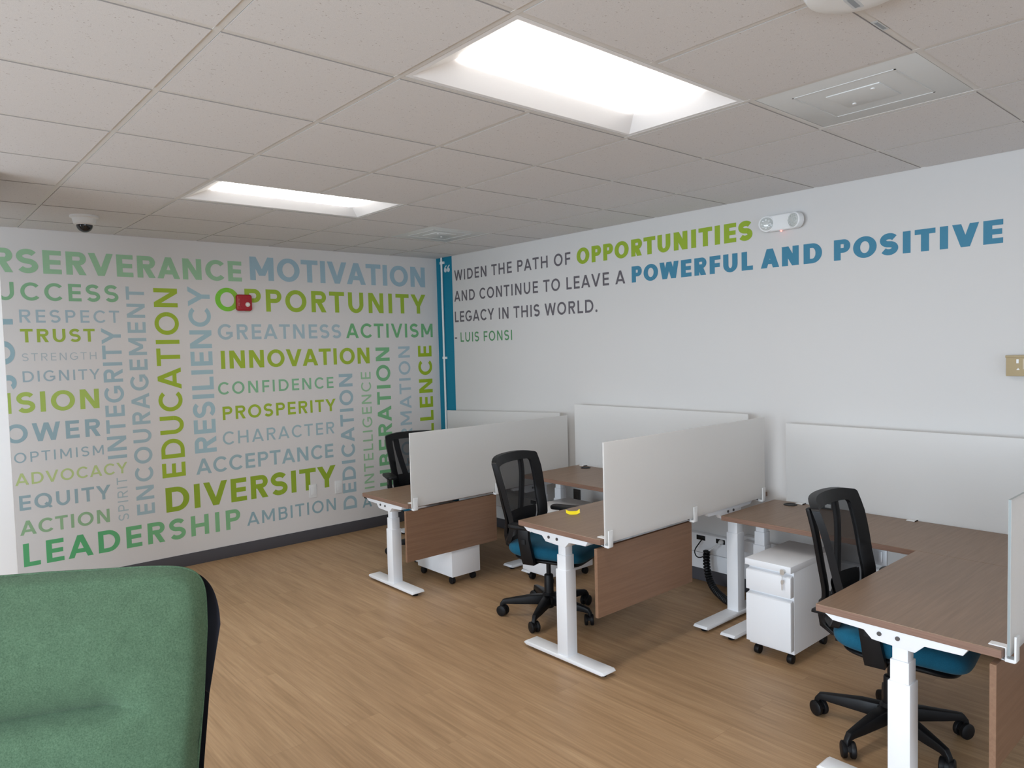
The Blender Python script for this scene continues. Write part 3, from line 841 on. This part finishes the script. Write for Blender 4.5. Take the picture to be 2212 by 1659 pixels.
# ------------------------------------------------------------------ wall raceway, outlets, cords
t = thing('power_raceway', 'long white power raceway along the wall under the desks', 'raceway', (0, 0, 0))
rb = obj('channel', MB().prism([(-.048, .222), (-.052, .226), (-.052, .352), (-.048, .357), (0, .357), (0, .222)], -5.6, -.30, 'y'), M_WHITE, t, bevel=.001, seg=1)
obj('cover_strip', MB().box(-.044, 0, -5.6, -.30, .104, .218), M_WHITE, t, bevel=.003)
obj('junction_box', MB().box(-.112, -.053, -3.80, -3.575, .312, .388), M_WHITE, t, bevel=.003)
obj('junction_box', MB().box(-.060, -.001, -3.64, -3.54, .358, .405), M_WHITE, t, bevel=.003)
for y in (-3.205, -3.365, -4.95, -1.45):
    s = obj('socket', MB().box(-.0545, -.050, y-.036, y+.036, .312, .345), M_BLACK, t, bevel=.002, label='black socket')
def outlet(y, z, label, m, n):
    t = thing(n, label, 'wall outlet', (0, y, z))
    obj('plate', MB().prism(rrect(-.040, .040, -.050, .050, .004, 3), -.007, 0, 'x'), m, t, bevel=.002)
    obj('socket', MB().prism(rrect(-.016, .016, -.033, .033, .003, 3), -.010, -.006, 'x'), m, t, bevel=.001)
outlet(-4.415, .425, 'grey metal outlet plate on the wall below the right desk', M_STEEL, 'outlet_plate')
outlet(-1.945, .455, 'dark outlet plate on the wall below the middle desk', mat('dark_bronze', (.03, .025, .022), .4), 'outlet_plate')

# cords and the black cable spine
tag(obj('black_cord', MB().tube(smoothpath([(-.056, -3.222, .325), (-.085, -3.215, .300), (-.115, -3.195, .245), (-.115, -3.215, .205), (-.110, -3.26, .215), (-.115, -3.290, .262)], 8), .004, 8), M_BLACK), 'black power cord looping from the left raceway socket', 'cord')
t = thing('white_cord', 'white plug and cord running from the raceway to the cable spine', 'cord', (0, 0, 0))
obj('plug', MB().lathe([(.016, 0), (.017, .012), (.011, .026), (.006, .034)], 18, Matrix.Translation((-.0545, -3.375, .328)) @ Matrix.Rotation(-PI/2, 4, 'Y')), M_WHITE2, t)
obj('cable', MB().tube(smoothpath([(-.085, -3.375, .326), (-.105, -3.365, .312), (-.118, -3.335, .285), (-.122, -3.310, .262)], 8), .0045, 8), M_WHITE2, t)
spine = smoothpath([(-.125, -3.302, .272), (-.128, -3.300, .200), (-.135, -3.312, .130), (-.160, -3.350, .070), (-.21, -3.42, .038), (-.27, -3.51, .030), (-.325, -3.59, .034), (-.352, -3.648, .08), (-.356, -3.662, .20), (-.356, -3.665, .45), (-.356, -3.665, Z_B-.055)], 12)
t = thing('cable_spine', 'black segmented cable spine curving from the raceway to the floor', 'cable spine', (0, 0, 0))
dist = [0]
for a, b in zip(spine, spine[1:]): dist.append(dist[-1]+(b-a).length)
pos = .012; k = 0
while pos < dist[-1]-.012:
    while dist[k+1] < pos: k += 1
    f = (pos-dist[k])/(dist[k+1]-dist[k]); p = spine[k].lerp(spine[k+1], f); d = (spine[k+1]-spine[k]).normalized()
    M = Matrix.Translation(p) @ d.to_track_quat('Z', 'Y').to_matrix().to_4x4()
    m = MB().lathe([(.020, -.0095), (.025, -.006), (.025, .004), (.018, .0095)], 14, M)
    obj('link', m, M_BLACK, t, angle=50)
    pos += .0215
obj('core', MB().tube(spine, .009, 8), M_BLACK, t)

# ------------------------------------------------------------------ pedestals (drawers face -y in their own frame)
def pedestal(label, loc, rotz):
    t = thing('mobile_pedestal', label, 'drawer unit', loc, rotz, 'white mobile drawer units')
    hw, D = .130, .48
    obj('body', MB().box(-hw, hw, .036, D, .062, .505), M_WHITE, t, bevel=.003)
    obj('top', MB().box(-hw-.003, hw+.003, -.004, D+.002, .505, .541), M_WHITE, t, bevel=.004)
    for nm, z0, z1 in (('drawer', .372, .480), ('file_drawer', .086, .347)):
        d = obj(nm, MB().box(-hw+.001, hw-.001, 0, .0345, z0, z1), M_WHITE, t, bevel=.003)
        obj('pull_lip', MB().prism([(.0358, z1+.008), (.032, z1+.006), (.004, z1+.0015), (.003, z1-.003), (.0358, z1-.003)], -hw+.004, hw-.004, 'x'), M_WHITE, d, bevel=.001, seg=1)
    l = obj('lock', MB().cyl((.095, -.004, .512), (.095, -.014, .512), .011, 20), M_CHROME, t, label='round steel lock')
    kb = MB().cyl((.095, -.014, .512), (.095, -.022, .512), .006, 12)
    kb.prism(rrect(.083, .107, .497, .527, .009, 5), -.0245, -.022, 'y')
    obj('key', kb, M_CHROME, l)
    k2 = MB().prism(rrect(.086, .100, .446, .470, .006, 4), -.0215, -.0195, 'y').box(.0905, .0955, -.0215, -.0195, .416, .448)
    k2.tube([(.093, -.0205, .47), (.094, -.022, .485), (.095, -.0235, .499)], .0012, 6)
    obj('spare_key', k2, M_CHROME, l)
    for sx in (-1, 1):
        for y in (.065, D-.05):
            m = MB().cyl((sx*.095-.014, y, .026), (sx*.095+.014, y, .026), .026, 20)
            m.cyl((sx*.095, y, .03), (sx*.095, y, .062), .010, 10)
            obj('caster', m, M_BLACKR, t, bevel=.003)
    return t
PED = pedestal('white drawer unit with keys in its lock beside the right desk', (-.900, -4.198, 0), -PI/2)
copy_thing(PED, 'white drawer unit under the middle desk, mostly behind its chair', (-.900, -2.365, 0), -PI/2)
p3 = copy_thing(PED, 'white drawer unit showing under the wooden panel of the farthest desk', (-1.225, -1.498, 0), PI)

# ------------------------------------------------------------------ office chairs (front faces -y)
def back_surf(s, t, off=0):
    """s -1..1 across, t 0..1 from seat to top; off > 0 lies behind the mesh"""
    hw = .215+.052*min(1, t*1.25)
    z = .50+t*.53
    y = .175+.03*(1-t)**3*2-.02*math.exp(-((t-.22)/.16)**2)+.115*t**1.5
    y -= .075*s*s                               # the back wraps round the sitter
    y += off
    z -= .022*max(0, t-.8)/.2*s*s*s*s
    return (s*hw, y, z)

def ring_loop(ins_s, ins_b, ins_t, off, n=10, r=.055):
    """closed loop in (s,t) with rounded corners, mapped onto the back surface"""
    s1 = 1-ins_s; t0, t1 = ins_b, 1-ins_t
    out = []
    rs, rt = r, r*.42
    for cs, ct, a0 in ((s1-rs, t1-rt, 0), (-s1+rs, t1-rt, PI/2), (-s1+rs, t0+rt, PI), (s1-rs, t0+rt, 3*PI/2)):
        for k in range(n+1):
            a = a0+PI/2*k/n; out.append((cs+rs*math.cos(a), ct+rt*math.sin(a)))
    # subdivide the straight runs so that they follow the curve
    res = []
    for i, p in enumerate(out):
        q = out[(i+1) % len(out)]
        m = 10 if math.hypot(q[0]-p[0], q[1]-p[1]) > .25 else 1
        for k in range(m): res.append((p[0]+(q[0]-p[0])*k/m, p[1]+(q[1]-p[1])*k/m))
    return [back_surf(a, b, off) for a, b in res]

def office_chair(label, loc, rotz, base):
    t = thing('office_chair', label, 'chair', loc, rotz, 'black mesh office chairs')
    # five-star base
    obj('base_hub', MB().lathe([(.026, .052), (.030, .056), (.034, .075), (.052, .085), (.054, .128), (.040, .140), (.034, .150)], 28), M_BLACK, t)
    for k in range(5):
        a = base+2*PI*k/5; ca, sa = math.cos(a), math.sin(a)
        secs = []
        for r, zc, hh, hw in ((.035, .106, .030, .029), (.12, .105, .027, .027), (.22, .097, .020, .021), (.275, .093, .016, .016), (.298, .089, .015, .015)):
            secs.append([(r*ca-u*sa, r*sa+u*ca, zc+v) for u, v in ((-hw, -hh), (hw, -hh), (hw*.8, hh), (-hw*.8, hh))])
        for zc, r, hh in ((.080, .306, .010), (.066, .309, .009), (.050, .309, .008)):
            secs.append([(r*ca-u*sa+v*ca, r*sa+u*ca+v*sa, zc) for u, v in ((-.011, -.012), (.011, -.012), (.011, .010), (-.011, .010))])
        # bend sections so the tip turns downwards
        obj('base_leg', MB().loft(secs), M_BLACK, t, bevel=.004, angle=50)
        b = a+(.55, -.5, .8, -.9, .35)[k]; cb, sb = math.cos(b), math.sin(b)
        px, py = .300*ca, .300*sa
        c = MB()
        for s in (-1, 1):
            c.lathe([(.022, -.010), (.031, -.010), (.0340, -.006), (.0340, .006), (.029, .010), (.010, .011)], 26,
                    Matrix.Translation((px+s*.0180*-sb, py+s*.0180*cb, .0340)) @ Matrix.Rotation(b, 4, 'Z') @ Matrix.Rotation(-s*PI/2, 4, 'X'))
        c.cyl((px, py, .03), (px, py, .060), .008, 10)
        hood = [(px+.027*math.cos(q)*cb*1.0, py+.027*math.cos(q)*sb, .036+.027*math.sin(q)) for q in [PI*k2/10 for k2 in range(11)]]
        c.loft([[(x-sb*u, y+cb*u, z) for x, y, z in hood] for u in (-.008, .008)])
        obj('caster', c, M_BLACKR, t, angle=50)
    gc = MB().lathe([(.030, .14), (.029, .26), (.026, .265), (.0145, .268), (.0145, .39)], 24)
    obj('gas_column', gc, M_BLACK, t)
    mech = MB().box(-.085, .085, -.12, .15, .375, .415).prism([(-.05, .10), (.05, .10), (.045, .215), (-.045, .215)], .380, .425, 'z')
    mech.cyl((.08, -.03, .395), (.25, -.05, .392), .006, 10).cyl((.235, -.049, .392), (.29, -.054, .392), .012, 12)
    mech.cyl((-.08, .03, .39), (-.19, .03, .385), .010, 10)
    obj('tilt_mechanism', mech, M_BLACK, t, bevel=.006)
    # seat
    def pillow(ax, ay, z0, z1, e=.42, sag=.0, nu=56, nv=16, yo=0):
        def f(u, v):
            a = 2*PI*u; p = -PI/2+PI*v
            sp = lambda x, k: math.copysign(abs(x)**k, x)
            cr = max(math.cos(p), 0)**.35
            x = ax*sp(math.cos(a), e)*cr; y = ay*sp(math.sin(a), e)*cr
            z = (z0+z1)/2+(z1-z0)/2*sp(math.sin(p), .75)
            if math.sin(p) > 0: z += -.018*(1-(x/ax)**2)*(1-max(0, -(y)/ay)**2)
            z -= .040*max(0, -y/ay-.35)**2*1.6        # waterfall front edge
            z += .012*max(0, y/ay-.4)
            return (x, y+yo, z)
        return MB().grid(f, nu, nv)
    obj('seat_pan', pillow(.232, .222, .395, .435, .5, yo=-.06), M_BLACK, t, angle=60)
    obj('seat_cushion', pillow(.252, .258, .415, .524, .42, yo=-.065), M_BLUE, t, angle=80, label='bright blue seat cushion')
    # arms
    for s in (-1, 1):
        secs = []
        for z, x, hw, hd in ((.395, .19, .012, .035), (.400, .262, .014, .038), (.43, .274, .014, .040), (.56, .284, .014, .036), (.625, .286, .014, .034)):
            secs.append([(s*(x+u*hw), -.005+v*hd+(.02 if z > .5 else .0), z+(0 if x > .2 else u*.0)) for u, v in ((-1, -1), (1, -1), (1, 1), (-1, 1))])
        a = obj('armrest', MB().loft(secs), M_BLACK, t, bevel=.006, angle=50)
        m = MB().prism(rrect(s*.286-.043, s*.286+.043, -.135, .115, .035, 6), .622, .648, 'z')
        obj('arm_pad', m, M_BLACK, a, bevel=.009, seg=3)
        obj('height_button', MB().prism(rrect(s*.300-.003, s*.300+.003, .0, .03, .002, 2), .53, .56, 'z'), M_BLACKR, a)
    # back: frame, mesh, uprights, lumbar rest
    of, inf = ring_loop(0, 0, 0, -.006), ring_loop(.23, .10, .105, -.004, r=.085)
    ob, inb = ring_loop(0, 0, 0, .028), ring_loop(.23, .10, .105, .014, r=.085)
    n = len(of); fs = []
    vs = of+inf+inb+ob
    m_ = min(len(of), len(inf))
    obj('back_frame', MB().loft([of, inf, inb, ob, of], cap=False), M_BLACK, t, angle=60)
    obj('back_mesh', MB().grid(lambda u, v: back_surf(-.80+1.6*u, .06+.86*v, .004), 18, 24), M_MESH, t, label='see-through black mesh')
    for s in (-1, 1):
        pts = [back_surf(s*.62, .93, .035), back_surf(s*.58, .72, .042), back_surf(s*.48, .45, .052), back_surf(s*.34, .20, .058), (s*.055, .262, .53), (s*.04, .265, .46), (s*.036, .20, .405)]
        pl = smoothpath(pts, 6); secs = []
        for p in pl: secs.append([(p.x+u, p.y+v, p.z) for u, v in ((-.024, -.010), (.024, -.010), (.024, .010), (-.024, .010))])
        obj('upright', MB().loft(secs), M_BLACK, t, bevel=.004, angle=50)
    obj('spine', MB().loft([[(u*w_, y+v, z) for u, v in ((-1, -.014), (1, -.014), (1, .014), (-1, .014))] for w_, y, z in ((.075, .262, .56), (.070, .268, .50), (.060, .262, .44), (.050, .215, .405), (.050, .13, .400))]), M_BLACK, t, bevel=.005, angle=50)
    lum = MB().grid(lambda u, v: back_surf(-.76+1.52*u, .06+.25*v, .020), 16, 5)
    lum.grid(lambda u, v: back_surf(-.76+1.52*u, .06+.25*v, .030), 16, 5)
    lumbar = obj('lumbar_rest', lum, M_BLACK, t, angle=60)
    for v in (.14, .18, .22):
        obj('rib', MB().tube([back_surf(-.55+1.1*k/10, v, .022) for k in range(11)], .004, 6), M_BLACK, lumbar)
    return t

BASE_REF = 0.0
def turn_base(t, ang):
    for c in kids(t):
        if c.name.split('.')[0] in ('base_leg', 'caster'): c.rotation_euler = (0, 0, ang)
CH = office_chair('black mesh chair with blue seat pushed under the middle desk', (-1.249, -2.877, 0), math.radians(19), 0)
turn_base(CH, math.radians(64-19))
c2_ = copy_thing(CH, 'black mesh chair with blue seat tucked under the right desk', (-1.2, -4.94, 0), math.radians(8))
turn_base(c2_, math.radians(26-8))
c3_ = copy_thing(CH, 'black mesh chair half hidden behind the screen of the farthest desk', (-.97, -1.07, 0), math.radians(-20))
turn_base(c3_, math.radians(100))
c3_.scale = (1, 1, .975)
for c in kids(c3_):
    if c.name.startswith('armrest'): c.location.z = .055

# ------------------------------------------------------------------ green lounge chair in the foreground
def lounge_chair(loc, rotz):
    t = thing('lounge_chair', 'green upholstered lounge chair with black shell in the left foreground', 'armchair', loc, rotz)
    HW = .46
    def edge(v):                                 # half width along the back
        return HW*(1-.05*(1-v))+.012*math.sin(PI*max(0, min(1, (v-.35)/.6)))
    def prof(v):                                 # depth (y, front is -y) along the back, v 0 = seat, 1 = top
        y = .02+.16*v**1.3
        return y
    def sm(a, b, x):
        x = max(0, min(1, (x-a)/(b-a))); return x*x*(3-2*x)
    def bulge(s, v):
        c = .490+.045*s                           # height of the fold across the back
        fade = 1-sm(.38, .74, s)
        top = 1-.75*sm(.80, 1.0, v)
        d = v-c
        fold = (.078*(1-math.exp(d/.028)) if d < 0 else .088*(1-math.exp(-d/.10)))*top
        soft = .070*top-.010*math.exp(-(d/.16)**2)
        return (fade*fold+(1-fade)*soft)*(1-.45*abs(s)**4)
    Z0, Z1 = .33, 1.08
    def front(s, v):
        z = Z0+(Z1-Z0)*v
        # rounded top corners
        rc = .16
        x = s*edge(v)
        return Vector((x, prof(v)-bulge(s, v)-.05*s*s+.035*abs(s)**6, z))
    # outline of the back as an (s, v) rounded rectangle, filled with rings
    def outline(k):
        a = 2*PI*k
        ca, sa = math.cos(a), math.sin(a)
        sp = lambda x, e: math.copysign(abs(x)**e, x)
        return sp(ca, .22), sp(sa, .22)
    def upholstery():
        def f(u, w_):
            s, v = 2*u-1, 2*w_-1
            m = max(abs(s), abs(v), 1e-6); k = 9
            q = 1 if m < 1e-5 else (abs(s/m)**k+abs(v/m)**k)**(-1/k)          # square to rounded square
            q = (1-m**5)+m**5*q
            s, v = s*q, v*q
            v0 = .5+.5*v
            v0 += .045*s*max(0, 1-abs(v0-.49)/.45)          # rows follow the fold
            p = front(s, v0)
            if m > .93:
                d = (m-.93)/.07; p.y += .040*d*d
            return p
        return MB().grid(f, 90, 200)
    obj('back_upholstery', upholstery(), M_GREEN, t, angle=80, label='green wool back cushion')
    def shell():
        NR, NA = 16, 120; m = MB()
        def f(u, r):
            cs, cv = outline(u); s, v = cs*r, .5+.5*cv*r
            p = front(cs*min(r, 1), .5+.5*cv*min(r, 1))
            side = (.006+.022*math.sin(PI*min(1, max(0, (v-.50)/.48))))*abs(s)**6
            base = prof(v)-.05*s*s+.035*abs(s)**6
            return Vector((p.x+math.copysign(side+.004*r, s) if abs(s) > 0 else p.x, base+.11+.035*(1-r**6)-.075*r**10, p.z-.010*max(cv, 0)*r))
        return m.grid(f, NA, NR)
    obj('back_shell', shell(), M_LEATHER, t, angle=80, label='black leather outer shell')
    rim = []
    for k in range(121):
        cs, cv = outline(k/120); s, v = cs, .5+.5*cv
        p = front(s, v); rim.append(Vector((p.x, p.y+.040, p.z)))
    obj('piping', MB().tube(rim, .0030, 6), M_GREEN, t)
    def seat(u, r):
        cs, cv = outline(u); x = cs*.43*r; y = -.28+cv*.30*r
        return Vector((x, y, .445-.05*r**6-.012*(1-r)))
    sm = MB().grid(seat, 80, 14)
    sm.grid(lambda u, r: Vector((outline(u)[0]*.43, -.28+outline(u)[1]*.30, .395-.09*r)), 80, 3)
    obj('seat_cushion', sm, M_GREEN, t, angle=60)
    obj('seat_shell', MB().prism(rrect(-.425, .425, -.575, .12, .08, 8), .27, .315, 'z'), M_LEATHER, t, bevel=.012)
    obj('back_post', MB().loft([[(x, y+d, z) for x, d in ((-.25, -.03), (.25, -.03), (.25, .03), (-.25, .03))] for y, z in ((.10, .29), (.13, .45), (.16, .60))]), M_LEATHER, t, bevel=.01)
    obj('column', MB().lathe([(.032, .03), (.032, .28)], 24, Matrix.Translation((0, -.24, 0))), M_STEEL, t)
    obj('base', MB().lathe([(.28, 0), (.28, .008), (.26, .016), (.05, .028), (.04, .04)], 40, Matrix.Translation((0, -.24, 0))), M_STEEL, t)
    return t
lounge_chair((-4.165, -3.81, 0), math.radians(-32))
